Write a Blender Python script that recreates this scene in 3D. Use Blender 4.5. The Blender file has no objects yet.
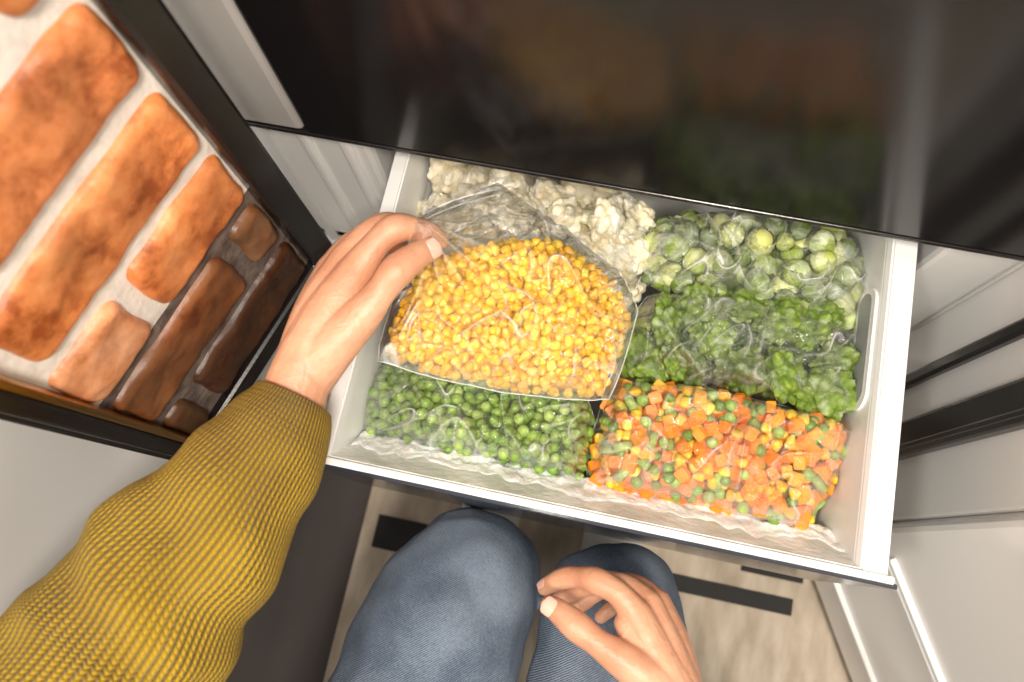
import bpy, bmesh, math, random
from mathutils import Vector, Matrix, Euler, noise, Quaternion
random.seed(7)
R=random.random
def U(a,b): return a+(b-a)*random.random()
V=Vector
try: bpy.context.scene.view_settings.view_transform='Standard'
except Exception: pass
# ------------------------------------------------------------------ materials
def nodes(m):
    m.use_nodes=True; return m.node_tree.nodes, m.node_tree.links
def base_mat(name,col=(.8,.8,.8),rough=.5,**kw):
    m=bpy.data.materials.new(name); n,l=nodes(m); b=n['Principled BSDF']
    b.inputs['Base Color'].default_value=(*col,1); b.inputs['Roughness'].default_value=rough
    for k,v in kw.items():
        b.inputs[k.replace('_',' ')].default_value=v
    return m
def add_bump(m,scale=50,strength=.3,dist=.002,detail=6,kind='noise',coord='Object',stretch=None):
    n,l=nodes(m); b=n['Principled BSDF']
    tc=n.new('ShaderNodeTexCoord'); src=tc.outputs[coord]
    if stretch:
        mp=n.new('ShaderNodeMapping'); mp.inputs['Scale'].default_value=stretch; l.new(src,mp.inputs['Vector']); src=mp.outputs['Vector']
    if kind=='noise':
        t=n.new('ShaderNodeTexNoise'); t.inputs['Detail'].default_value=detail; o=t.outputs['Fac']
    else:
        t=n.new('ShaderNodeTexVoronoi'); o=t.outputs['Distance']
    t.inputs['Scale'].default_value=scale; l.new(src,t.inputs['Vector'])
    bp=n.new('ShaderNodeBump'); bp.inputs['Strength'].default_value=strength; bp.inputs['Distance'].default_value=dist
    l.new(o,bp.inputs['Height']); l.new(bp.outputs['Normal'],b.inputs['Normal'])
    return bp
def add_colnoise(m,c1,c2,scale=20,detail=5,lo=.35,hi=.65,stretch=None,coord='Object'):
    n,l=nodes(m); b=n['Principled BSDF']
    tc=n.new('ShaderNodeTexCoord'); src=tc.outputs[coord]
    if stretch:
        mp=n.new('ShaderNodeMapping'); mp.inputs['Scale'].default_value=stretch; l.new(src,mp.inputs['Vector']); src=mp.outputs['Vector']
    t=n.new('ShaderNodeTexNoise'); t.inputs['Scale'].default_value=scale; t.inputs['Detail'].default_value=detail
    l.new(src,t.inputs['Vector'])
    r=n.new('ShaderNodeValToRGB'); r.color_ramp.elements[0].position=lo; r.color_ramp.elements[1].position=hi
    r.color_ramp.elements[0].color=(*c1,1); r.color_ramp.elements[1].color=(*c2,1)
    l.new(t.outputs['Fac'],r.inputs['Fac']); l.new(r.outputs['Color'],b.inputs['Base Color'])
    return r
def col_mat(name,rough=.4,sss=0.0,frost=0.0,noise_s=400,lo=.5,**kw):
    m=base_mat(name,(1,1,1),rough,**kw); n,l=nodes(m); b=n['Principled BSDF']
    a=n.new('ShaderNodeAttribute'); a.attribute_name='Col'; out=a.outputs['Color']
    tc=n.new('ShaderNodeTexCoord'); t=n.new('ShaderNodeTexNoise'); t.inputs['Scale'].default_value=noise_s; t.inputs['Detail'].default_value=4
    l.new(tc.outputs['Object'],t.inputs['Vector'])
    r=n.new('ShaderNodeValToRGB'); r.color_ramp.elements[0].position=lo; r.color_ramp.elements[1].position=.75
    r.color_ramp.elements[0].color=(0,0,0,1); r.color_ramp.elements[1].color=(frost,frost,frost,1)
    l.new(t.outputs['Fac'],r.inputs['Fac'])
    mx=n.new('ShaderNodeMix'); mx.data_type='RGBA'; l.new(r.outputs['Color'],mx.inputs[0]); l.new(out,mx.inputs[6]); mx.inputs[7].default_value=(.9,.93,.93,1)
    l.new(mx.outputs[2],b.inputs['Base Color'])
    bp=n.new('ShaderNodeBump'); bp.inputs['Strength'].default_value=.25; bp.inputs['Distance'].default_value=.001
    l.new(t.outputs['Fac'],bp.inputs['Height']); l.new(bp.outputs['Normal'],b.inputs['Normal'])
    if sss: b.inputs['Subsurface Weight'].default_value=sss; b.inputs['Subsurface Scale'].default_value=.004; b.inputs['Subsurface Radius'].default_value=(1,.7,.4)
    return m
# ------------------------------------------------------------------ objects
def link(o,parent=None):
    bpy.context.scene.collection.objects.link(o)
    if parent: o.parent=parent
    return o
def empty(name,parent=None):
    o=bpy.data.objects.new(name,None); o.empty_display_size=.02; return link(o,parent)
def mesh_obj(name,vs,fs,mats,parent=None,smooth=True,cols=None,uvs=None,fm=None):
    me=bpy.data.meshes.new(name); me.from_pydata([tuple(v) for v in vs],[],fs)
    if not isinstance(mats,(list,tuple)): mats=[mats]
    for m in mats: me.materials.append(m)
    if smooth: me.polygons.foreach_set('use_smooth',[True]*len(me.polygons))
    if fm: me.polygons.foreach_set('material_index',fm)
    if cols:
        ca=me.color_attributes.new('Col','FLOAT_COLOR','POINT')
        flat=[]; 
        for c in cols: flat+= [c[0],c[1],c[2],1]
        ca.data.foreach_set('color',flat)
    if uvs:
        ul=me.uv_layers.new(name='UVMap')
        for p in me.polygons:
            for li in p.loop_indices: ul.data[li].uv=uvs[(p.index,li-p.loop_start)]
    me.update()
    return link(bpy.data.objects.new(name,me),parent)
def box(name,lo,hi,mat,parent=None,bevel=.002,M=None,seg=2):
    bm=bmesh.new(); bmesh.ops.create_cube(bm,size=1)
    c=[(a+b)/2 for a,b in zip(lo,hi)]; s=[b-a for a,b in zip(lo,hi)]
    for v in bm.verts: v.co=V((c[0]+v.co.x*s[0],c[1]+v.co.y*s[1],c[2]+v.co.z*s[2]))
    if bevel: bmesh.ops.bevel(bm,geom=bm.edges[:],offset=min(bevel,min(s)*.45),segments=seg,affect='EDGES',profile=.5)
    if M: bm.transform(M)
    me=bpy.data.meshes.new(name); bm.to_mesh(me); bm.free(); me.materials.append(mat)
    o=bpy.data.objects.new(name,me); return link(o,parent)
def prism(name,pts,axis_lo,axis_hi,mat,parent=None,bevel=.002,axis='x'):
    bm=bmesh.new(); a=[]; b=[]
    for p in pts:
        if axis=='x': a.append(bm.verts.new((axis_lo,p[0],p[1]))); b.append(bm.verts.new((axis_hi,p[0],p[1])))
        else: a.append(bm.verts.new((p[0],axis_lo,p[1]))); b.append(bm.verts.new((p[0],axis_hi,p[1])))
    n=len(pts); bm.faces.new(a); bm.faces.new(b[::-1])
    for i in range(n): bm.faces.new((a[i],b[i],b[(i+1)%n],a[(i+1)%n]))
    bmesh.ops.recalc_face_normals(bm,faces=bm.faces[:])
    if bevel: bmesh.ops.bevel(bm,geom=bm.edges[:],offset=bevel,segments=2,affect='EDGES')
    me=bpy.data.meshes.new(name); bm.to_mesh(me); bm.free(); me.materials.append(mat)
    return link(bpy.data.objects.new(name,me),parent)
def catmull(pts,n):
    out=[]; m=len(pts)
    P=[V(p) for p in pts]; P=[P[0]*2-P[1]]+P+[P[-1]*2-P[-2]]
    for i in range(1,m):
        for k in range(n):
            t=k/n; a,b,c,d=P[i-1],P[i],P[i+1],P[i+2]
            out.append(.5*((2*b)+(c-a)*t+(2*a-5*b+4*c-d)*t*t+(3*b-a-3*c+d)*t**3))
    out.append(P[m]); return out
def tube(pts,n=6,seg=24,cap=True,flat=None,rfun=None,closed_caps=True):
    S=catmull([V((*p[:3],p[3])) for p in pts],n)
    C=[V(s[:3]) for s in S]; Rr=[s[3] for s in S]
    T=[(C[min(i+1,len(C)-1)]-C[max(i-1,0)]).normalized() for i in range(len(C))]
    up=V((0,0,1)) if abs(T[0].z)<.9 else V((0,1,0))
    vs=[];fs=[];uv={}
    N=(up-T[0]*up.dot(T[0])).normalized()
    rings=[]; L=0
    seq=[]
    if cap:
        for a in (80,60,40,20): 
            a=math.radians(a); seq.append((C[0]-T[0]*Rr[0]*math.sin(a),T[0],Rr[0]*math.cos(a),0))
    for i in range(len(C)):
        if i: L+=(C[i]-C[i-1]).length
        seq.append((C[i],T[i],Rr[i],L))
    if cap:
        for a in (20,40,60,80):
            a=math.radians(a); seq.append((C[-1]+T[-1]*Rr[-1]*math.sin(a),T[-1],Rr[-1]*math.cos(a),L))
    for c,t,r,ll in seq:
        N=(N-t*N.dot(t)).normalized(); B=t.cross(N)
        ring=[]
        for k in range(seg):
            a=2*math.pi*k/seg; d=N*math.cos(a)+B*math.sin(a); rr=r
            if rfun: rr=rfun(r,a,ll,c+d*r)
            off=d*rr
            if flat: off=off-flat[0]*(off.dot(flat[0])*(1-flat[1]))
            ring.append(len(vs)); vs.append(c+off)
        rings.append((ring,ll))
    for i in range(len(rings)-1):
        a,la=rings[i]; b,lb=rings[i+1]
        for k in range(seg):
            k2=(k+1)%seg; uv[(len(fs),0)]=(k/seg,la); uv[(len(fs),1)]=((k+1)/seg,la); uv[(len(fs),2)]=((k+1)/seg,lb); uv[(len(fs),3)]=(k/seg,lb)
            fs.append((a[k],a[k2],b[k2],b[k]))
    if closed_caps:
        for ring,rev in ((rings[0][0],True),(rings[-1][0],False)):
            idx=len(fs); f=tuple(ring[::-1]) if rev else tuple(ring)
            for k in range(seg): uv[(idx,k)]=(0,0)
            fs.append(f)
    return vs,fs,uv
def organic(name,chains,mat,parent,voxel=.0018,smooth=6,seg=20):
    vs=[];fs=[]
    for ch in chains:
        flat=None
        if isinstance(ch,tuple): ch,flat=ch
        v,f,_=tube(ch,6,seg,True,flat)
        o=len(vs); vs+=v; fs+=[tuple(i+o for i in q) for q in f]
    ob=mesh_obj(name,vs,fs,mat,parent)
    rm=ob.modifiers.new('remesh','REMESH'); rm.mode='VOXEL'; rm.voxel_size=voxel; rm.use_smooth_shade=True
    sm=ob.modifiers.new('smooth','SMOOTH'); sm.iterations=smooth; sm.factor=.5
    return ob
# ================================================================== ROOM
m_floor=base_mat('dark_floor',(.06,.045,.04),.6); add_colnoise(m_floor,(.012,.009,.009),(.040,.029,.027),9,6,stretch=(1,.25,1)); add_bump(m_floor,60,.2)
m_rug=base_mat('beige_rug',(.6,.52,.42),.9); add_colnoise(m_rug,(.42,.35,.27),(.62,.54,.44),14,8,stretch=(3,1,1)); add_bump(m_rug,700,.5,.002)
m_black=base_mat('black_weave',(.012,.011,.012),.7); add_bump(m_black,500,.3)
m_wall=base_mat('wall_paint',(.86,.84,.80),.6); add_bump(m_wall,200,.05)
m_white=base_mat('white_enamel',(.87,.865,.85),.3); add_bump(m_white,300,.03)
m_liner=base_mat('white_liner',(.80,.80,.79),.35); add_bump(m_liner,120,.06)
m_gasket=base_mat('black_gasket',(.012,.010,.010),.22); add_bump(m_gasket,300,.05)
m_glass=base_mat('black_door_glass',(.006,.006,.007),.16,IOR=1.43); add_colnoise(m_glass,(.006,.0055,.006),(.010,.009,.010),3)
m_grey=base_mat('reflection_grey',(.42,.41,.40),.35); add_colnoise(m_grey,(.40,.385,.37),(.56,.54,.52),3)
floor=box('floor',(-2,-2,-.05),(2,1.1,0),m_floor,bevel=0)
box('wall_back',(-2,1.0,0),(2,1.1,2.6),m_wall,bevel=0)
rug=empty('striped_rug')
box('rug_body',(-.255,-1.1,0),(.62,.62,.010),m_rug,rug,.003)
for i,(a,b,c,d) in enumerate([(-.235,-.045,-.165,.000),(.172,-.016,.335,.006),(.262,.028,.345,.045),(-.235,.06,.0,.075),(-.02,-.25,.2,-.235)]):
    box('rug_stripe_%d'%i,(a,b,.009),(c,d,.012),m_black,rug,.001)
lc=empty('white_cabinet')
box('side_panel',(-.44,-1.1,0),(-.405,.02,.95),m_white,lc,.003)
box('carcass',(-.9,-1.1,0),(-.44,.02,.93),m_white,lc,.003)
# ================================================================== FRIDGE
fr=empty('refrigerator')
YF=.30
box('side_left',(-.40,YF,0),(-.335,.98,1.9),m_white,fr)
box('side_right',(.335,YF,0),(.36,.98,1.9),m_white,fr)
box('back_panel',(-.335,.95,0),(.335,.98,1.9),m_liner,fr)
box('liner_left',(-.335,YF,.02),(-.215,.94,.55),m_liner,fr,.006)
box('liner_right',(.272,YF,.02),(.335,.94,.55),m_liner,fr,.006)
for i,x in enumerate((-.318,-.280,-.242)):
    box('liner_rib_%d'%i,(x,YF-.006,.02),(x+.012,YF+.01,.54),m_liner,fr,.005,None,4)
box('shelf_top',(-.335,YF+.01,.53),(.335,.94,.56),m_liner,fr,.004)
box('shelf_bottom',(-.335,YF+.0,.27),(.335,.94,.29),m_liner,fr,.004)
box('lower_drawer_front',(-.335,YF-.02,.03),(.335,YF,.27),m_liner,fr,.004)
box('upper_door_glass',(-.262,.290,.543),(.40,.325,1.85),m_glass,fr,.004)
box('door_reflection_strip',(-.40,.290,.543),(-.2625,.325,1.85),m_grey,fr,.006)  # grey strip standing in for a pale reflection in the black door
box('door_lower_edge',(-.335,.2895,.538),(.40,.325,.543),m_gasket,fr,.001)
box('side_post',(.335,.10,0),(.36,.30,.95),m_white,fr,.003)
box('gasket_thin',(.326,.234,0),(.336,.247,.95),m_gasket,fr,.003)
box('gasket_wide',(.322,.160,0),(.337,.196,.95),m_gasket,fr,.004)
box('gasket_wide_bead',(.319,.164,0),(.324,.170,.95),m_gasket,fr,.002)
ang=math.atan2(-.121,.065)
M=Matrix.Translation((.322,.09,0))@Matrix.Rotation(ang,4,'Z')
dr=empty('white_fridge_door')
box('door_panel',(0,0,.03),(.62,.05,1.2),m_white,dr,.006,M)
for i,z in enumerate((.12,.30,.31,.56)):
    box('door_ledge_%d'%i,(.03,-.006,z),(.60,.004,z+.006),m_liner,dr,.002,M)
# ================================================================== LEFT OPEN DOOR WITH BRICK
bw=empty('brick_panel')
A=V((-.2775,.221,0)); d=V((-.297,-.955,0)).normalized(); nrm=V((.955,-.297,0))
Mb=Matrix((( d.x,-nrm.x,0,A.x),(d.y,-nrm.y,0,A.y),(0,0,1,0),(0,0,0,1)))
LB=.202
m_mort=base_mat('lime_mortar',(.72,.66,.58),.9); add_colnoise(m_mort,(.80,.75,.68),(.93,.89,.83),60); add_bump(m_mort,150,.5,.002)
m_brick=base_mat('antique_brick',(.5,.2,.1),.30)
n,l=nodes(m_brick); b=n['Principled BSDF']
a=n.new('ShaderNodeAttribute'); a.attribute_name='Col'
tc=n.new('ShaderNodeTexCoord'); t1=n.new('ShaderNodeTexNoise'); t1.inputs['Scale'].default_value=24; t1.inputs['Detail'].default_value=9; t1.inputs['Roughness'].default_value=.7
l.new(tc.outputs['Object'],t1.inputs['Vector'])
r1=n.new('ShaderNodeValToRGB'); r1.color_ramp.elements[0].position=.34; r1.color_ramp.elements[1].position=.68
r1.color_ramp.elements[0].color=(.50,.36,.28,1); r1.color_ramp.elements[1].color=(1.25,1.6,2.0,1); l.new(t1.outputs['Fac'],r1.inputs['Fac'])
e=r1.color_ramp.elements.new(.48); e.color=(1,1,1,1)
mx=n.new('ShaderNodeMix'); mx.data_type='RGBA'; mx.blend_type='MULTIPLY'; mx.inputs[0].default_value=1; l.new(a.outputs['Color'],mx.inputs[6]); l.new(r1.outputs['Color'],mx.inputs[7]); l.new(mx.outputs[2],b.inputs['Base Color'])
bp=n.new('ShaderNodeBump'); bp.inputs['Strength'].default_value=.4; bp.inputs['Distance'].default_value=.004; l.new(t1.outputs['Fac'],bp.inputs['Height']); l.new(bp.outputs['Normal'],b.inputs['Normal'])
def mortar(name,z0,z1,mat):
    nx,nz=60,int((z1-z0)/.0035); vs=[];fs=[]
    for i in range(nx+1):
        for j in range(nz+1):
            p=V((LB*i/nx,0,z0+(z1-z0)*j/nz)); p.y=-.0055+.0008*noise.noise(p*40); vs.append(Mb@p)
    for i in range(nx):
        for j in range(nz): fs.append((i*(nz+1)+j,i*(nz+1)+j+1,(i+1)*(nz+1)+j+1,(i+1)*(nz+1)+j))
    mesh_obj(name,vs,fs,mat,bw)
m_mort2=base_mat('shaded_mortar',(.2,.17,.15),.9); add_colnoise(m_mort2,(.10,.07,.06),(.22,.17,.14),60); add_bump(m_mort2,150,.6,.003)  # mortar of the lower courses, colour darkened to stand in for shade
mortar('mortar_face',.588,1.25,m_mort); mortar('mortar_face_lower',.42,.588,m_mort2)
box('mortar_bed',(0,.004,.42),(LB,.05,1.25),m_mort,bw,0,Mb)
vs=[];fs=[];cols=[]
def brick(x0,x1,z0,z1,base,k,row):
    """pillow shaped brick: rounded-rectangle plan, domed face"""
    nx,nz=int((x1-x0)/.003)+2,int((z1-z0)/.003)+2; o=len(vs); cr=.012
    wl=noise.noise(V((row*3.1,x0*9,1)))*.002
    for i in range(nx+1):
        for j in range(nz+1):
            u=i/nx; w=j/nz
            px=x0+(x1-x0)*u; pz=z0+(z1-z0)*w
            dx=min(px-x0,x1-px); dz=min(pz-z0,z1-pz)
            if dx<cr and dz<cr:
                ax,az=cr-dx,cr-dz; L=math.hypot(ax,az); m=max(ax,az)
                if L>1e-9:
                    f=m/L; nx_,nz_=ax*f,az*f
                    px+= (ax-nx_)*(1 if u<.5 else -1); pz+=(az-nz_)*(1 if w<.5 else -1)
                dd=cr-m
            else: dd=min(dx,dz)
            t=min(1,dd/.010); dome=math.sqrt(max(0,1-(1-t)**2))
            q=V((px,0,pz))
            pz+=.0022*noise.noise(V((px*28,row*4,2)))*(1)+wl
            px+=.0020*noise.noise(V((pz*30,row*4,7)))
            y=.002-.0145*dome+.0022*noise.noise(q*42+V((row*5,0,0)))*dome+.0008*noise.noise(q*120)*dome
            vs.append(Mb@V((px,y,pz)))
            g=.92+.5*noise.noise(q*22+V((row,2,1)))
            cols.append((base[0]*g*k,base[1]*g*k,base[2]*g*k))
    for i in range(nx):
        for j in range(nz): fs.append((o+i*(nz+1)+j,o+i*(nz+1)+j+1,o+(i+1)*(nz+1)+j+1,o+(i+1)*(nz+1)+j))
row=0; z=.430; H=.068; G=.0115
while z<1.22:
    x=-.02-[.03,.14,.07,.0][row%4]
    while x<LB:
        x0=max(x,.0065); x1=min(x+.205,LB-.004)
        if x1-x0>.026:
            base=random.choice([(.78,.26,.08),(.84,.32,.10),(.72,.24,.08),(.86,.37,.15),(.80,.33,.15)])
            k=1 if z>.58 else (.30 if z>.50 else .11)  # lower courses have shade multiplied into their brick colour
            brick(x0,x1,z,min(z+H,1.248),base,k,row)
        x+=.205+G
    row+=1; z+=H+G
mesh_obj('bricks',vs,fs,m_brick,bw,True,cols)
m_brass=base_mat('brass_trim',(.55,.33,.12),.3,Metallic=1.0); add_bump(m_brass,200,.05)
box('frame_bottom',(-.015,-.016,.40),(LB+.02,.055,.428),m_gasket,bw,.004,Mb)
box('frame_end',(LB,-.018,.40),(LB+.014,.055,1.26),m_gasket,bw,.003,Mb)
box('frame_brass',(LB-.006,-.019,.40),(LB,.0,1.26),m_brass,bw,.002,Mb)
box('frame_end_outer',(LB+.014,-.004,.40),(LB+.022,.055,1.26),m_gasket,bw,.003,Mb)
box('frame_hinge',(-.022,-.018,.40),(.006,.055,1.26),m_gasket,bw,.004,Mb)
box('frame_top',(-.015,-.018,1.25),(LB+.02,.055,1.275),m_gasket,bw,.004,Mb)
box('panel_foot',(0,.0,0),(LB+.02,.055,.40),m_white,bw,.004,Mb)
# ================================================================== FREEZER DRAWER
fd=empty('freezer_drawer')
m_plas=base_mat('drawer_plastic',(.80,.81,.81),.28); add_bump(m_plas,90,.04)
m_frost=base_mat('frosted_front',(.80,.84,.83),.30)
add_colnoise(m_frost,(.72,.75,.72),(.97,.98,.97),26,9,.40,.60); add_bump(m_frost,130,.6,.003)
m_edge=base_mat('smoked_edge',(.03,.035,.05),.12); add_bump(m_edge,100,.02)
m_slot=base_mat('slot_grey',(.30,.31,.32),.5); add_bump(m_slot,100,.02)
XL,XR,Y0,Y1,ZR,ZB=-.195,.257,.030,.42,.50,.31
box('bottom',(XL+.012,Y0+.012,ZB),(XR-.012,Y1,ZB+.006),m_plas,fd,.001)
prism('wall_side_left',[(XL-.002,ZR),(XL+.011,ZR),(XL+.013,ZR-.012),(XL+.028,ZB),(XL+.018,ZB),(XL-.002,ZR-.02)],Y0,Y1,m_plas,fd,.0015,'y')
prism('wall_side_right',[(XR+.000,ZR),(XR-.020,ZR),(XR-.023,ZR-.008),(XR-.042,ZB),(XR-.030,ZB),(XR-.012,ZR-.03),(XR,ZR-.03)],Y0,Y1,m_plas,fd,.0015,'y')
box('wall_rear',(XL,Y1-.006,ZB),(XR,Y1+.004,ZR),m_plas,fd,.002)
prism('front_inner',[(Y0,ZR),(Y0+.006,ZR),(Y0+.034,ZR-.060),(Y0+.038,ZB),(Y0+.004,ZB),(Y0,ZR-.02)],XL,XR+.002,m_frost,fd,.0015,'x')
box('front_glass',(XL-.004,Y0-.004,ZB-.01),(XR+.007,Y0,ZR+.002),m_edge,fd,.001)
box('front_lip',(XL-.002,Y0-.001,ZR-.004),(XR+.004,Y0+.005,ZR+.003),m_frost,fd,.001)
def ico(sub):
    bm=bmesh.new(); bmesh.ops.create_icosphere(bm,subdivisions=sub,radius=1)
    v=[x.co.copy() for x in bm.verts]; bm.verts.index_update(); f=[tuple(q.index for q in x.verts) for x in bm.faces]; bm.free(); return v,f
ICO1=ico(1);ICO2=ico(2);ICO3=ico(3);ICO4=ico(5)
vs=[];fs=[];nx,ny=260,14
for i in range(nx+1):
    for j in range(ny+1):
        t=j/ny; x=XL+.018+(XR-XL-.042)*i/nx
        w_=.68+.42*noise.noise(V((x*22,0,3)))+.18*noise.noise(V((x*90,0,8)))
        y=Y0+.035-.024*t*w_; zc=ZR-.062+.052*t*w_
        th=(.0046*(1-t)+.0006)*(.6+.9*noise.noise(V((x*90,t*3,0)))+.6*noise.noise(V((x*240,t*9,4))))*(1 if 0<j<ny else 0)
        vs.append(V((x,y+th*.9,zc+th*.5-(.0006 if j in(0,ny) else 0))))
for i in range(nx):
    for j in range(ny): fs.append((i*(ny+1)+j,(i+1)*(ny+1)+j,(i+1)*(ny+1)+j+1,i*(ny+1)+j+1))
m_ice=base_mat('frost_ice',(.98,.99,.99),.45,Subsurface_Weight=.3,Subsurface_Scale=.004); add_bump(m_ice,300,.5)
mesh_obj('ice_crust',vs,fs,m_ice,fd)
def stadium(name,y0,y1,zc,hz,mat,xoff,th):
    bm=bmesh.new(); pts=[]
    for k in range(24):
        a=2*math.pi*k/24; cy=(y1-hz) if math.cos(a)>0 else (y0+hz)
        pts.append((cy+hz*math.cos(a),zc+hz*math.sin(a)))
    sl=.019/.182
    A1=[bm.verts.new((XR-.023-(ZR-.008-z)*sl-xoff,y,z)) for y,z in pts]
    B1=[bm.verts.new((XR-.023-(ZR-.008-z)*sl-xoff-th,y,z)) for y,z in pts]
    bm.faces.new(A1); bm.faces.new(B1[::-1])
    for i in range(24): bm.faces.new((A1[i],B1[i],B1[(i+1)%24],A1[(i+1)%24]))
    bmesh.ops.recalc_face_normals(bm,faces=bm.faces[:])
    me=bpy.data.meshes.new(name); bm.to_mesh(me); bm.free(); me.materials.append(mat)
    link(bpy.data.objects.new(name,me),fd)
stadium('slot_rim',.163,.272,.472,.016,m_plas,-.004,.0065)
stadium('slot_recess',.169,.266,.472,.011,m_slot,-.004,.0072)
# ================================================================== BAGS
def cube_t():
    bm=bmesh.new(); bmesh.ops.create_cube(bm,size=2); bmesh.ops.bevel(bm,geom=bm.edges[:],offset=.16,segments=2,affect='EDGES')
    v=[x.co.copy() for x in bm.verts]; bm.verts.index_update(); f=[tuple(q.index for q in x.verts) for x in bm.faces]; bm.free(); return v,f
CUBE=cube_t()
def corn_t():
    v,f=ICO3; o=[]
    for p in v:
        m=max(abs(p.x),abs(p.y),1e-6); k=(1/m-1)*.35+1 if m>.3 else 1.3
        k=min(k,1.28); z=p.z; w=(.50+.5*min(1,(z+1)/1.2))
        q=V((p.x*w*k,p.y*w*.80*k,z*1.02))
        if z>.5: q.z-=.28*(z-.5)
        o.append(q)
    return o,f
CORN=corn_t()
class Pile:
    def __init__(s): s.v=[];s.f=[];s.c=[];s.flat=[]
    def add(s,T,loc,scale,q,col,fun=None,flat=False):
        o=len(s.v); v,f=T
        for p in v:
            k=V((p.x*scale[0],p.y*scale[1],p.z*scale[2])); k.rotate(q); s.v.append(k+loc)
            s.c.append(fun(p,col) if fun else col)
        if flat: s.flat+=list(range(len(s.f),len(s.f)+len(f)))
        s.f+=[tuple(i+o for i in g) for g in f]
    def obj(s,name,mat,parent):
        ob=mesh_obj(name,s.v,s.f,mat,parent,True,s.c)
        for i in s.flat: ob.data.polygons[i].use_smooth=False
        return ob
def rq():
    q=Quaternion((U(-1,1),U(-1,1),U(-1,1),U(-1,1))); q.normalize(); return q
class Bag:
    def __init__(s,poly,zc,T,tilt=(0,0),p=4,lump=.006,seed=0,Tb=None,pinch=None,rnd=.3):
        s.poly=poly; P=[V((a,b,0)) for a,b in poly]; n=len(P); s.pinch=pinch
        s.c=sum(P,V((0,0,0)))/n; s.N=144
        loop=[]
        for i in range(n):
            a,b,c,d2=P[(i-1)%n],P[i],P[(i+1)%n],P[(i+2)%n]
            for k in range(16):
                t=k/16; cr=.5*((2*b)+(c-a)*t+(2*a-5*b+4*c-d2)*t*t+(3*b-a-3*c+d2)*t**3)
                loop.append(cr*rnd+(b.lerp(c,t))*(1-rnd))
        s.loop=loop; s.zc=zc;s.T=T;s.Tb=Tb or T;s.tilt=tilt;s.p=p;s.lump=lump;s.sd=seed
    def bnd(s,t):
        n=len(s.loop); x=(t%1)*n; i=int(x); return s.loop[i%n].lerp(s.loop[(i+1)%n],x-i)
    def top(s,q,r):
        x,y=q.x,q.y
        z=s.zc+s.tilt[0]*(x-s.c.x)+s.tilt[1]*(y-s.c.y)
        prof=max(0,1-r**s.p)**.55
        return z+s.T*prof+s.lump*noise.noise(V((x*22,y*22,s.sd)))*prof, z-s.Tb*prof
    def pt(s,t,r): return s.c+(s.bnd(t)-s.c)*r
    def surf(s,off,rmax,crk,nr=44,both=True,ns=176,seed=0):
        vs=[];fs=[]; s.edge=[]; s.cr=[0]
        def ridge(v,k,e): return max(0,1-abs(noise.noise(v)*k))**e
        def ring(r,side):
            o=[]
            for k in range(ns):
                t=k/ns; q=s.pt(t,r); zt,zb=s.top(q,min(r,1))
                z=zt+off if side>0 else zb; cv=0
                if crk and side>0:
                    w=V((q.x*15,q.y*15,seed)); w+=V((noise.noise(w*.7),noise.noise(w*.7+V((5,5,5))),0))*1.0
                    a1=ridge(w,4.0,1); a2=ridge(V((q.x*42+1.2*noise.noise(w),q.y*18,seed+4)),3.4,1); a3=ridge(V(((q.x+q.y)*18,(q.x-q.y)*50+1.2*noise.noise(w),seed+9)),3.4,1)
                    m1=max(0,noise.noise(V((q.x*20,q.y*20,seed+30)))+.20); m2=max(0,noise.noise(V((q.x*25,q.y*25,seed+40)))+.15); m3=max(0,noise.noise(V((q.x*25,q.y*25,seed+50)))+.15)
                    z+=crk*(a1**3*m1*1.6+.7*a2**3*m2*1.6+.6*a3**3*m3*1.6)
                    cv=max(a1**16*m1*1.3,a2**14*m2*1.8,a3**14*m3*1.8)
                    if r>.72:
                        g=min(1,(r-.72)/.25); gg=ridge(V((t*40,r*1.5,seed+20)),3,1); z+=.0028*g*gg**2; cv=max(cv,.7*g*gg**12)
                    if s.pinch:
                        dx,dy=q.x-s.pinch[0],q.y-s.pinch[1]; dd=math.hypot(dx,dy)
                        z+=s.pinch[2]*math.exp(-(dd/s.pinch[3])**2)
                        aa=math.atan2(dy,dx); fo=math.exp(-(dd/.055)**2)*math.sin(aa*15)*min(1,dd/.02)
                        z+=.005*fo; cv=max(cv,.8*max(0,fo-.45))
                o.append(len(vs)); vs.append(V((q.x,q.y,z))); s.cr.append(min(1,cv))
            return o
        rr=[ (i+1)/nr for i in range(nr)]
        rr=[ (x**.8)*rmax for x in rr]
        c0,_=s.top(s.c,0); ctr=len(vs); vs.append(V((s.c.x,s.c.y,c0+off)))
        pr=None
        for r in rr:
            cur=ring(r,1)
            if pr is None:
                for k in range(ns): fs.append((ctr,cur[k],cur[(k+1)%ns]))
            else:
                for k in range(ns): fs.append((pr[k],cur[k],cur[(k+1)%ns],pr[(k+1)%ns]))
            pr=cur
        s.edge=[vs[i].copy() for i in pr]
        if both:
            for r in [rmax*x for x in (.97,.9,.8,.6,.3)]:
                cur=ring(r,-1)
                for k in range(ns): fs.append((pr[k],cur[k],cur[(k+1)%ns],pr[(k+1)%ns]))
                pr=cur
            fs.append(tuple(pr[::-1]))
        return vs,fs
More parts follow.
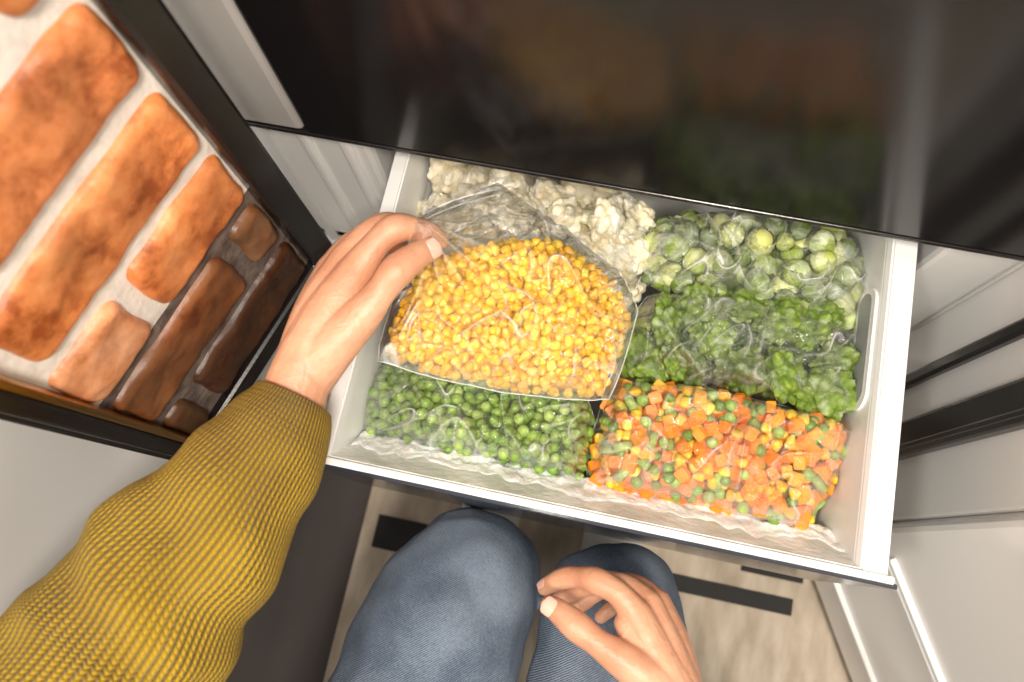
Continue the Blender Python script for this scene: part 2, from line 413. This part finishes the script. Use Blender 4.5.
    def scatter(s,dmin,layers,sub=0,rmax=.95,tries=4000,zj=.001):
        out=[]
        for L in range(layers):
            grid={}
            for _ in range(tries):
                t=R(); r=math.sqrt(R())*rmax; q=s.pt(t,r)
                g=(int(q.x//dmin),int(q.y//dmin)); ok=True
                for i in (-1,0,1):
                    for j in (-1,0,1):
                        for w in grid.get((g[0]+i,g[1]+j),()):
                            if (w-q).length<dmin: ok=False;break
                        if not ok: break
                    if not ok: break
                if ok:
                    grid.setdefault(g,[]).append(q.copy()); zt,zb=s.top(q,r)
                    out.append((V((q.x,q.y,zt-sub-L*dmin*.62+U(-zj,zj))),L,r))
        return out
m_film=bpy.data.materials.new('clear_film'); n,l=nodes(m_film); n.remove(n['Principled BSDF']); mo=n['Material Output']
tr=n.new('ShaderNodeBsdfTransparent'); tr.inputs['Color'].default_value=(.985,.99,.99,1)
gl=n.new('ShaderNodeBsdfGlossy'); gl.inputs['Roughness'].default_value=.07
df=n.new('ShaderNodeBsdfDiffuse'); df.inputs['Color'].default_value=(.97,.98,.98,1)
at=n.new('ShaderNodeAttribute'); at.attribute_name='Col'   # whitened creases of the plastic, painted to stand in for highlight streaks
sp=n.new('ShaderNodeSeparateColor'); l.new(at.outputs['Color'],sp.inputs[0])
ma=n.new('ShaderNodeMath'); ma.operation='MULTIPLY_ADD'; l.new(sp.outputs[0],ma.inputs[0]); ma.inputs[1].default_value=.60; ma.inputs[2].default_value=.010; ma.use_clamp=True
m1=n.new('ShaderNodeMixShader'); l.new(ma.outputs[0],m1.inputs[0]); l.new(tr.outputs[0],m1.inputs[1]); l.new(df.outputs[0],m1.inputs[2])
fz=n.new('ShaderNodeFresnel'); fz.inputs['IOR'].default_value=1.62
tc=n.new('ShaderNodeTexCoord'); tn=n.new('ShaderNodeTexNoise'); tn.inputs['Scale'].default_value=42; tn.inputs['Detail'].default_value=5; tn.inputs['Distortion'].default_value=1.8
l.new(tc.outputs['Object'],tn.inputs['Vector'])
bp=n.new('ShaderNodeBump'); bp.inputs['Strength'].default_value=1; bp.inputs['Distance'].default_value=.007; l.new(tn.outputs['Fac'],bp.inputs['Height'])
l.new(bp.outputs['Normal'],gl.inputs['Normal']); l.new(bp.outputs['Normal'],fz.inputs['Normal'])
mn=n.new('ShaderNodeMath'); mn.operation='MINIMUM'; l.new(fz.outputs[0],mn.inputs[0]); mn.inputs[1].default_value=.45
m2=n.new('ShaderNodeMixShader'); l.new(mn.outputs[0],m2.inputs[0]); l.new(m1.outputs[0],m2.inputs[1]); l.new(gl.outputs[0],m2.inputs[2])
l.new(m2.outputs[0],mo.inputs['Surface'])
m_zip=bpy.data.materials.new('film_seam'); n,l=nodes(m_zip); mo=n['Material Output']; pb_=n['Principled BSDF']
pb_.inputs['Base Color'].default_value=(.9,.92,.93,1); pb_.inputs['Roughness'].default_value=.2; add_bump(m_zip,100,.02)
tr=n.new('ShaderNodeBsdfTransparent'); m2=n.new('ShaderNodeMixShader'); m2.inputs[0].default_value=.38
l.new(tr.outputs[0],m2.inputs[1]); l.new(pb_.outputs[0],m2.inputs[2]); l.new(m2.outputs[0],mo.inputs['Surface'])
def core(bag,off,rmax,col,name,parent,both=True):
    m=base_mat(name+'_mat',col,.6); add_colnoise(m,tuple(c*.6 for c in col),col,120); add_bump(m,150,.8,.004)
    v,f=bag.surf(-off,rmax,0,16,both,72); return mesh_obj(name,v,f,m,parent)
def film(bag,parent,off=.004,crk=.006,rmax=1.05,seed=1):
    v,f=bag.surf(off,rmax,crk,130,True,420,seed); mesh_obj('plastic_film',v,f,m_film,parent,True,[(c,c,c) for c in bag.cr])
    E=bag.edge[::3]; E=E+E[:2]
    v,f,_=tube([(*e,.0005) for e in E],1,6,False,None,None,False); mesh_obj('bag_seam',v,f,m_zip,parent)
m_veg=col_mat('frozen_vegetable',.35,.12,.06,500)
m_flor=col_mat('frozen_floret',.6,.08,.25,120)
m_caul=col_mat('frozen_cauliflower',.6,.15,.7,60,.42)
m_spr=col_mat('frozen_sprout',.5,.1,.45,70,.45)
def var(c,k=.12):
    g=1+U(-k,k); return (c[0]*g,c[1]*g*(1+U(-k*.4,k*.4)),c[2]*g)
def corn_col(p,c):
    t=max(0,min(1,(-p.z-.5)/.5))*.8; return (c[0]*(1-t)+.88*t,c[1]*(1-t)+.68*t,c[2]*(1-t)+.22*t)
def add_corn(P,loc,s=.0056):
    c=random.choice([(.92,.50,.008),(.95,.57,.014),(.90,.46,.006),(.96,.66,.06)])
    P.add(CORN,loc,(s*U(.8,1.0),s*U(.8,1.0),s*U(.8,1.0)),rq(),var(c,.06),corn_col)
def add_pea(P,loc,s=.0051,base=None):
    c=base or random.choice([(.19,.33,.035),(.24,.39,.055),(.15,.28,.025),(.33,.48,.10)])
    r=s*U(.84,1.1); P.add(ICO3,loc,(r,r*U(.93,1),r*U(.93,1)),rq(),var(c,.12))
# ---- corn
corn=empty('bag_of_frozen_corn')
PIN=(-.130,.206,.036,.022)
cb=Bag([(-.155,.114),(-.153,.170),(-.148,.215),(-.138,.238),(-.092,.272),(-.036,.250),(.016,.226),(.036,.200),(.026,.126),(-.061,.112)],.524,.032,(-.18,.14),5,.008,1,None,PIN,.3)
ck=Bag([(-.150,.118),(-.146,.162),(-.138,.190),(-.112,.210),(-.072,.230),(-.036,.238),(.012,.218),(.032,.192),(.021,.129),(-.061,.116)],.523,.030,(-.18,.14),7,.008,1)
P=Pile()
for loc,L,r in ck.scatter(.0067,3,.003,.99,10000,.0016): add_corn(P,loc,.0049)
P.obj('corn_kernels',m_veg,corn)
core(ck,.011,.95,(.80,.40,.01),'corn_bulk',corn)
film(cb,corn,.0045,.008,1.01,1)
for k,o in enumerate((0,.005)):
    v,f,_=tube([(-.146+o*.5,.228-o*.8,.562,.0008),(-.128+o*.3,.242-o,.562,.0008),(-.110+o*.3,.254-o,.560,.0008),(-.090,.266-o,.554,.0008)],8,8); mesh_obj('zip_%d'%k,v,f,m_zip,corn)
# bunched corner of the bag drawn up between thumb and forefinger
vs=[];fs=[];cc=[]
for i in range(41):
    t=i/40*2-1
    for j in range(13):
        s_=j/12; sp_=.0035+.020*s_**1.2
        fold=math.sin(t*17)*.0025*s_
        vs.append(V((-.1275+.010*s_+t*sp_*.75, .2005-.002*s_+t*sp_*.55+.020*s_*(1-t*t)*.3, .586-.020*s_+fold))); c_=max(0,math.sin(t*17)-.75)*2.2*(1-s_*.5)+.06; cc.append((c_,c_,c_))
for i in range(40):
    for j in range(12): fs.append((i*13+j,i*13+j+1,(i+1)*13+j+1,(i+1)*13+j))
mesh_obj('gripped_corner',vs,fs,m_film,corn,True,cc)
# ---- peas
peas=empty('bag_of_frozen_peas')
pb=Bag([(-.180,.066),(-.181,.115),(-.172,.135),(-.084,.145),(0,.148),(.020,.118),(.020,.064),(-.075,.064)],.42,.052,(0,.02),8,.012,5)
P=Pile()
for loc,L,r in pb.scatter(.0087,3,.004,.99,8000,.0018): add_pea(P,loc,.0049)
P.obj('green_peas',m_veg,peas); core(pb,.015,.95,(.08,.15,.02),'pea_bulk',peas); film(pb,peas,.003,.008,1.02,2)
# ---- mixed vegetables
mix=empty('bag_of_mixed_vegetables')
mb=Bag([(.028,.062),(.024,.110),(.032,.152),(.085,.160),(.150,.158),(.205,.156),(.234,.148),(.229,.108),(.206,.060),(.115,.060)],.425,.060,(.02,.02),8,.012,9)
P=Pile()
for loc,L,r in mb.scatter(.0095,3,.005,.99,9000,.002):
    k=R()
    if k<.42:
        c=random.choice([(.95,.27,.008),(.96,.34,.015),(.92,.24,.008),(.97,.42,.04)]); s=U(.0042,.0060)
        P.add(CUBE,loc,(s,s*U(.8,1.1),s*U(.8,1.15)),rq(),var(c,.06),None,True)
    elif k<.70: add_corn(P,loc,.0058)
    elif k<.90: add_pea(P,loc,.0051)
    else:
        s=.0045; P.add(CUBE,loc,(s*.8,s*.8,s*1.7),rq(),var((.35,.48,.12),.1))
P.obj('diced_vegetables',m_veg,mix); core(mb,.016,.95,(.60,.18,.01),'mix_bulk',mix); film(mb,mix,.004,.009,1.02,3)
# ---- florets
def floret(P,loc,rad,q,cdark,clight,stem,beads=1.0,cell=2.0):
    v,f=ICO4; o=len(P.v); sd=V((U(0,50),U(0,50),U(0,50)))
    for p in v:
        d0=noise.voronoi(p*cell+sd)[0][0]; k=1-min(1,d0*1.1)
        rr=.68+.42*k
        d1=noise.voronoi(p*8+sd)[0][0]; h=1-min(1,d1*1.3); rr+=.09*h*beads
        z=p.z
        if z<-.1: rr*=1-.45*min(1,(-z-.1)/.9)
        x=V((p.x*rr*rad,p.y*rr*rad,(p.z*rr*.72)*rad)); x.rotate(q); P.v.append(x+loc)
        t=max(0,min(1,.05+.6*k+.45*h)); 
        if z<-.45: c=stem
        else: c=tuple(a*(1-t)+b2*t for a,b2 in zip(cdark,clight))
        P.c.append(c)
    P.f+=[tuple(i+o for i in g) for g in f]
    vs,fs,_=tube([(0,0,-.3*rad,.34*rad),(0.05*rad,0,-.8*rad,.28*rad),(.1*rad,0,-1.25*rad,.26*rad)],4,12)
    o=len(P.v)
    for x in vs:
        x=x.copy(); x.rotate(q); P.v.append(x+loc); P.c.append(stem)
    P.f+=[tuple(i+o for i in g) for g in fs]
def tq(a=.9): return Euler((U(-a,a),U(-a,a),U(0,6.28))).to_quaternion()
broc=empty('bag_of_frozen_broccoli')
bb=Bag([(.038,.168),(.038,.210),(.050,.240),(.121,.246),(.185,.243),(.229,.234),(.231,.168),(.195,.164),(.100,.167)],.43,.045,(0,0),6,.012,14)
P=Pile()
for loc,L,r in bb.scatter(.030,2,.014,.90,1500,.005):
    g=U(.7,1.3)
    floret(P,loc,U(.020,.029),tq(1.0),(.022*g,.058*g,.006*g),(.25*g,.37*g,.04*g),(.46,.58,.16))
P.obj('broccoli_florets',m_flor,broc); core(bb,.022,.9,(.03,.07,.01),'broccoli_bulk',broc); film(bb,broc,.004,.011,1.02,4)
caul=empty('bag_of_frozen_cauliflower')
cbg=Bag([(-.172,.240),(-.176,.325),(-.10,.335),(-.02,.332),(.034,.318),(.038,.262),(.028,.236),(-.05,.228)],.43,.040,(0,0),6,.012,21)
P=Pile()
for loc,L,r in cbg.scatter(.028,2,.015,.94,1500,.006):
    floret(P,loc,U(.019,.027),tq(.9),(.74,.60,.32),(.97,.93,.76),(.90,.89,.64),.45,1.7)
P.obj('cauliflower_florets',m_caul,caul); core(cbg,.022,.9,(.50,.42,.22),'cauliflower_bulk',caul); film(cbg,caul,.004,.011,1.02,5)
spr=empty('bag_of_brussels_sprouts')
sb=Bag([(.042,.260),(.042,.305),(.075,.322),(.150,.328),(.215,.325),(.233,.300),(.233,.250),(.190,.246),(.121,.249),(.070,.250)],.435,.040,(0,0),6,.012,31)
P=Pile()
def sprout(P,loc,rad,q):
    base=random.choice([(.34,.45,.05),(.46,.54,.10),(.24,.34,.035),(.58,.62,.20),(.14,.22,.025)])
    e=(rad*U(.85,1),rad*U(.85,1),rad*U(1,1.15))
    P.add(ICO3,loc,tuple(c*.95 for c in e),q,base)
    for k in range(8):
        a=k*2.4+U(-.3,.3); ax=Euler((U(.4,1.1),0,a)).to_quaternion(); qq=q@ax
        n1=8; o=len(P.v); curl=U(.0,.35)
        for i in range(n1+1):
            th=i/n1*1.35
            for j in range(n1+1):
                ph=(j/n1-.5)*2.0*(.35+.65*math.sin(min(1,i/n1*1.2)*math.pi*.55+.2))
                rr=rad*(1.0+.010*k+curl*max(0,(i/n1-.6))+.03*math.sin(j*2.3+k*1.7)*(i/n1))
                p=V((math.sin(th)*math.sin(ph),math.sin(th)*math.cos(ph)*1.0,math.cos(th)*-1))*rr
                p.rotate(qq); P.v.append(p+loc)
                vein=.5 if j==n1//2 else (.2 if (i+j)%3==0 else 0)
                edge=.12 if (i==n1 or j in(0,n1)) else 0
                P.c.append(tuple(c*(1-vein)+.72*vein+edge for c in base))
        for i in range(n1):
            for j in range(n1): P.f.append((o+i*(n1+1)+j,o+i*(n1+1)+j+1,o+(i+1)*(n1+1)+j+1,o+(i+1)*(n1+1)+j))
for loc,L,r in sb.scatter(.0175,3,.009,.97,2500,.006): sprout(P,loc,U(.0080,.0125),rq())
P.obj('brussels_sprouts',m_spr,spr); core(sb,.020,.9,(.08,.12,.02),'sprout_bulk',spr); film(sb,spr,.004,.011,1.02,6)
# ================================================================== WOMAN
wm=empty('woman')
m_skin=base_mat('skin',(.72,.42,.30),.42,Subsurface_Weight=.2,Subsurface_Scale=.005)
m_skin.node_tree.nodes['Principled BSDF'].inputs['Subsurface Radius'].default_value=(1,.35,.2)
add_colnoise(m_skin,(.56,.25,.145),(.72,.40,.255),26,4,.3,.7)
n,l=nodes(m_skin); b=n['Principled BSDF']; tc=n.new('ShaderNodeTexCoord')
t1=n.new('ShaderNodeTexNoise'); t1.inputs['Scale'].default_value=420; t1.inputs['Detail'].default_value=8; l.new(tc.outputs['Object'],t1.inputs['Vector'])
t2=n.new('ShaderNodeTexNoise'); t2.inputs['Scale'].default_value=75; t2.inputs['Detail'].default_value=5; t2.inputs['Distortion'].default_value=.8; l.new(tc.outputs['Object'],t2.inputs['Vector'])
b1=n.new('ShaderNodeBump'); b1.inputs['Strength'].default_value=.25; b1.inputs['Distance'].default_value=.001; l.new(t1.outputs['Fac'],b1.inputs['Height'])
b2=n.new('ShaderNodeBump'); b2.inputs['Strength'].default_value=.4; b2.inputs['Distance'].default_value=.003; l.new(t2.outputs['Fac'],b2.inputs['Height']); l.new(b1.outputs['Normal'],b2.inputs['Normal']); l.new(b2.outputs['Normal'],b.inputs['Normal'])
m_nail=base_mat('fingernail',(.85,.50,.40),.2); add_bump(m_nail,60,.02)
lh=[
 [(-.199,.055,.572,.0235),(-.199,.080,.575,.0230),(-.1915,.125,.582,.0180),(-.1745,.170,.586,.0132)],
 [(-.200,.080,.570,.0225),(-.200,.130,.575,.0172),(-.189,.177,.575,.0130)],
 [(-.203,.080,.562,.0215),(-.207,.130,.560,.0170),(-.2055,.174,.553,.0125)],
 [(-.205,.080,.556,.0200),(-.213,.128,.545,.0160),(-.216,.166,.533,.0118)],
 # index
 [(-.1745,.170,.586,.0132),(-.163,.189,.594,.0104),(-.152,.2015,.596,.0114),(-.140,.2065,.589,.0092),(-.131,.2080,.581,.0094),(-.1235,.2070,.574,.0076)],
 # middle
 [(-.189,.177,.575,.0130),(-.178,.198,.579,.0098),(-.166,.210,.575,.0106),(-.152,.216,.562,.0086),(-.143,.215,.550,.0086),(-.137,.212,.543,.0072)],
 [(-.2055,.174,.553,.0122),(-.197,.195,.555,.0094),(-.187,.206,.550,.0100),(-.175,.212,.537,.0083),(-.167,.212,.526,.0082),(-.161,.209,.519,.0070)],
 [(-.216,.166,.533,.0115),(-.211,.186,.533,.0085),(-.203,.196,.527,.0090),(-.194,.201,.515,.0074),(-.188,.200,.507,.0063)],
 # thumb
 [(-.196,.083,.572,.0210),(-.179,.108,.583,.0180),(-.1610,.1350,.590,.0142),(-.151,.1525,.595,.0110),(-.1425,.1685,.599,.0124),(-.133,.1825,.596,.0106),(-.1250,.193,.590,.0086)],
 [(-.182,.115,.576,.0125),(-.176,.140,.577,.0095),(-.172,.162,.579,.0085)],
 [(-.222,-.03,.578,.033),(-.206,.02,.576,.028),(-.199,.06,.573,.0235)],
]
organic('hand_left',lh,m_skin,wm,.0013,3)
def nail(name,tip,prev,nr,r,ln=.0105,wd=.95):
    tip=V(tip);prev=V(prev); t=(tip-prev).normalized(); nv=V(nr); nv=(nv-t*nv.dot(t)).normalized(); s=t.cross(nv)
    vs=[];fs=[];n1=10
    for i in range(n1+1):
        a=i/n1*2-1; wv=(1-abs(a)**4)**.5*.85+.15*(1-abs(a)**8)
        for j in range(n1+1):
            b=(j/n1*2-1)*wd*wv
            vs.append(tip+t*(a*ln*.5)+nv*(r*1.04*math.cos(b)-.0008*(a>.0)*a*a)+s*(r*1.02*math.sin(b)))
    for i in range(n1):
        for j in range(n1): fs.append((i*(n1+1)+j,i*(n1+1)+j+1,(i+1)*(n1+1)+j+1,(i+1)*(n1+1)+j))
    o=mesh_obj(name,vs,fs,m_nail,wm); sm=o.modifiers.new('s','SOLIDIFY'); sm.thickness=.0008; sm.offset=0
    return o
nail('nail_thumb_left',(-.1255,.1925,.5905),(-.133,.1825,.596),(.55,-.25,.8),.0092)
m_knit=base_mat('mustard_knit',(.52,.34,.02),.85,Sheen_Weight=.1)
n,l=nodes(m_knit); b=n['Principled BSDF']
uvn=n.new('ShaderNodeUVMap'); sp=n.new('ShaderNodeSeparateXYZ'); l.new(uvn.outputs[0],sp.inputs[0])
def mth(op,a,b2=None):
    q=n.new('ShaderNodeMath'); q.operation=op
    for i,x in enumerate((a,b2)):
        if x is None: continue
        if isinstance(x,(int,float)): q.inputs[i].default_value=x
        else: l.new(x,q.inputs[i])
    return q.outputs[0]
uN=mth('MULTIPLY',sp.outputs[0],74)
colw=mth('ABSOLUTE',mth('SINE',mth('MULTIPLY',uN,math.pi)))
fr_=mth('ABSOLUTE',mth('SUBTRACT',mth('FRACT',uN),.5))
rowp=mth('ADD',mth('MULTIPLY',sp.outputs[1],1/.0042),mth('MULTIPLY',fr_,1.3))
roww=mth('SINE',mth('MULTIPLY',rowp,2*math.pi))
hgt=mth('ADD',mth('MULTIPLY',colw,.8),mth('MULTIPLY',roww,.2))
bp=n.new('ShaderNodeBump'); bp.inputs['Strength'].default_value=1; bp.inputs['Distance'].default_value=.0042; l.new(hgt,bp.inputs['Height']); l.new(bp.outputs['Normal'],b.inputs['Normal'])
tn=n.new('ShaderNodeTexNoise'); tn.inputs['Scale'].default_value=18; tc=n.new('ShaderNodeTexCoord'); l.new(tc.outputs['Object'],tn.inputs['Vector'])
rp=n.new('ShaderNodeValToRGB'); rp.color_ramp.elements[0].color=(.25,.145,.002,1); rp.color_ramp.elements[1].color=(.53,.33,.005,1); rp.color_ramp.elements[0].position=.3; rp.color_ramp.elements[1].position=.7
l.new(mth('ADD',mth('MULTIPLY',tn.outputs['Fac'],.55),mth('MULTIPLY',colw,.4)),rp.inputs['Fac']); l.new(rp.outputs['Color'],b.inputs['Base Color'])
def sleeve(name,pts):
    def rf(r,a,L,p):
        w=.08*noise.noise(p*16)+.05*noise.noise(V((p.x*40,p.y*40,p.z*20)))
        fold=.030*math.sin(L*95+2.2*math.sin(a)+2*noise.noise(p*12))*min(1,L/.05)
        fold+=.06*max(0,noise.noise(V((a*1.2,L*22,3))))*min(1,L/.05)
        cuff=-.03*max(0,1-L/.03)
        return r*(1+w*min(1,L/.04)+fold+cuff)
    v,f,uv=tube(pts,14,160,False,None,rf,False)
    o=mesh_obj(name,v,f,m_knit,wm,True,None,uv)
    s=o.modifiers.new('s','SOLIDIFY'); s.thickness=.004; s.offset=-1
    return o
sleeve('sleeve_left',[(-.1985,.066,.574,.0300),(-.202,.048,.576,.0370),(-.212,.012,.58,.0470),(-.227,-.027,.58,.0555),(-.246,-.068,.58,.0620),(-.265,-.122,.58,.0690),(-.286,-.175,.59,.072),(-.30,-.235,.61,.073),(-.28,-.32,.70,.078),(-.22,-.42,.86,.085)])
rh=[
 [(.140,-.100,.497,.0235),(.122,-.080,.500,.0225),(.104,-.052,.505,.0165),(.086,-.027,.506,.0128)],
 [(.128,-.080,.494,.0220),(.112,-.046,.496,.0160),(.096,-.018,.492,.0125)],
 [(.132,-.080,.486,.0210),(.120,-.044,.482,.0155),(.106,-.016,.475,.0120)],
 [(.136,-.082,.480,.0195),(.127,-.048,.470,.0145),(.114,-.022,.460,.0112)],
 [(.086,-.027,.506,.0126),(.068,-.014,.508,.0100),(.050,-.0085,.503,.0110),(.037,-.0085,.495,.0086),(.026,-.0115,.487,.0092),(.016,-.018,.481,.0080),(.010,-.024,.477,.0066)],
 [(.096,-.018,.492,.0122),(.076,-.008,.488,.0096),(.057,-.010,.480,.0104),(.044,-.016,.471,.0084),(.033,-.023,.466,.0086),(.024,-.031,.464,.0068)],
 [(.106,-.016,.475,.0115),(.087,-.006,.468,.0093),(.068,-.010,.457,.0098),(.055,-.020,.449,.0080),(.046,-.030,.446,.0080),(.039,-.038,.446,.0066)],
 [(.114,-.022,.460,.0108),(.098,-.014,.450,.0084),(.083,-.019,.441,.0085),(.072,-.031,.436,.0070),(.065,-.040,.435,.0060)],
 [(.126,-.086,.502,.0200),(.100,-.071,.512,.0168),(.073,-.060,.517,.0130),(.056,-.053,.519,.0106),(.041,-.046,.519,.0118),(.027,-.039,.516,.0102),(.0165,-.0345,.513,.0082)],
 [(.104,-.062,.508,.0130),(.088,-.048,.508,.0100),(.078,-.036,.507,.0085)],
 [(.122,-.080,.498,.023),(.150,-.115,.497,.025),(.19,-.17,.50,.030)],
]
RS=.92
def rshr(c):
    return [(.001+(x-.005)*RS,-.03+(y+.03)*RS-.004,z,r*.95) for x,y,z,r in c]
organic('hand_right',[rshr(c) for c in rh],m_skin,wm,.0013,3)
nail('nail_thumb_right',(.0125,-.0386,.5135),(.0212,-.0423,.516),(-.15,-.1,1),.0086)
nail('nail_index_right',(.0065,-.0276,.4775),(.0111,-.023,.481),(-.6,.6,.4),.0066,.009)
sleeve('sleeve_right',[(.160,-.130,.497,.031),(.172,-.15,.498,.040),(.20,-.19,.50,.052),(.24,-.25,.53,.062),(.28,-.31,.58,.07),(.27,-.36,.70,.076),(.22,-.42,.86,.085)])
# jeans
m_jean=base_mat('blue_denim',(.12,.17,.26),.9)
n,l=nodes(m_jean); b=n['Principled BSDF']; tc=n.new('ShaderNodeTexCoord')
ta=n.new('ShaderNodeTexNoise'); ta.inputs['Scale'].default_value=12; ta.inputs['Detail'].default_value=8; l.new(tc.outputs['Object'],ta.inputs['Vector'])
tb=n.new('ShaderNodeTexNoise'); tb.inputs['Scale'].default_value=420; tb.inputs['Detail'].default_value=3; l.new(tc.outputs['Object'],tb.inputs['Vector'])
mp=n.new('ShaderNodeMapping'); mp.inputs['Rotation'].default_value=(0,0,.9); l.new(tc.outputs['Object'],mp.inputs['Vector'])
wv=n.new('ShaderNodeTexWave'); wv.inputs['Scale'].default_value=190; wv.inputs['Distortion'].default_value=1.5; wv.inputs['Detail'].default_value=2; l.new(mp.outputs['Vector'],wv.inputs['Vector'])
s1=mth('ADD',mth('MULTIPLY',ta.outputs['Fac'],.62),mth('ADD',mth('MULTIPLY',tb.outputs['Fac'],.25),mth('MULTIPLY',wv.outputs['Fac'],.13)))
rp=n.new('ShaderNodeValToRGB'); rp.color_ramp.elements[0].position=.38; rp.color_ramp.elements[1].position=.64; rp.color_ramp.elements[0].color=(.065,.095,.145,1); rp.color_ramp.elements[1].color=(.25,.31,.40,1)
l.new(s1,rp.inputs['Fac']); l.new(rp.outputs['Color'],b.inputs['Base Color'])
bp=n.new('ShaderNodeBump'); bp.inputs['Strength'].default_value=.6; bp.inputs['Distance'].default_value=.0015; l.new(mth('ADD',wv.outputs['Fac'],tb.outputs['Fac']),bp.inputs['Height']); l.new(bp.outputs['Normal'],b.inputs['Normal'])
legs=[
 [(-.080,-.040,.065,.050),(-.074,-.042,.16,.058),(-.070,-.046,.27,.065),(-.069,-.046,.325,.071),(-.080,-.10,.345,.078),(-.095,-.22,.335,.090),(-.10,-.34,.31,.100),(-.09,-.48,.29,.12)],
 [(.085,-.040,.065,.050),(.082,-.042,.16,.057),(.078,-.046,.27,.062),(.074,-.044,.325,.067),(.082,-.10,.340,.074),(.092,-.22,.330,.086),(.095,-.34,.31,.100),(.09,-.48,.29,.12)],
 [(-.09,-.49,.30,.12),(0,-.52,.32,.125),(.09,-.49,.30,.12)],
]
j=organic('jeans',legs,m_jean,wm,.004,6,28)
tx=bpy.data.textures.new('wrinkle','CLOUDS'); tx.noise_scale=.06; tx.noise_depth=1
dp=j.modifiers.new('wr','DISPLACE'); dp.texture=tx; dp.strength=.014; dp.mid_level=.5
m_shoe=base_mat('white_sneaker',(.7,.7,.68),.6); add_bump(m_shoe,200,.1)
for sx,nm in ((-.080,'shoe_left'),(.085,'shoe_right')):
    organic(nm,[([(sx,-.09,.058,.040),(sx,-.03,.056,.042),(sx,.05,.050,.038),(sx,.10,.045,.032)])],m_shoe,wm,.004,5)
# ================================================================== LIGHT / CAMERA
w=bpy.data.worlds.new('World'); bpy.context.scene.world=w; w.use_nodes=True
w.node_tree.nodes['Background'].inputs['Color'].default_value=(1,.935,.86,1); w.node_tree.nodes['Background'].inputs['Strength'].default_value=.90
def area(name,loc,to,size,power,col,sy=None):
    L=bpy.data.lights.new(name,'AREA'); L.size=size; L.energy=power; L.color=col
    if sy: L.shape='RECTANGLE'; L.size_y=sy
    o=bpy.data.objects.new(name,L); link(o); o.location=loc; o.rotation_euler=(V(to)-V(loc)).to_track_quat('-Z','Y').to_euler(); return o
area('ceiling_lamp',(.35,-.45,2.3),(0,.15,.5),.30,38,(1,.89,.76))
area('ceiling_lamp.001',(-.7,-.6,2.2),(0,.1,.5),.25,15,(1,.93,.84))
area('added_streak_light',(-.1,.70,2.5),(0,.1,.5),.10,18,(1,.94,.86),1.2)  # unseen strip light, added for film streaks and to lift the drawer front
cam=bpy.data.cameras.new('Camera'); co=bpy.data.objects.new('Camera',cam); link(co)
co.location=(0,0,1.14); co.rotation_euler=(.2555,.0399,.2081); cam.lens=28.125; cam.sensor_width=36
cam.dof.use_dof=True; cam.dof.focus_distance=.66; cam.dof.aperture_fstop=4.5; cam.clip_start=.01
bpy.context.scene.camera=co
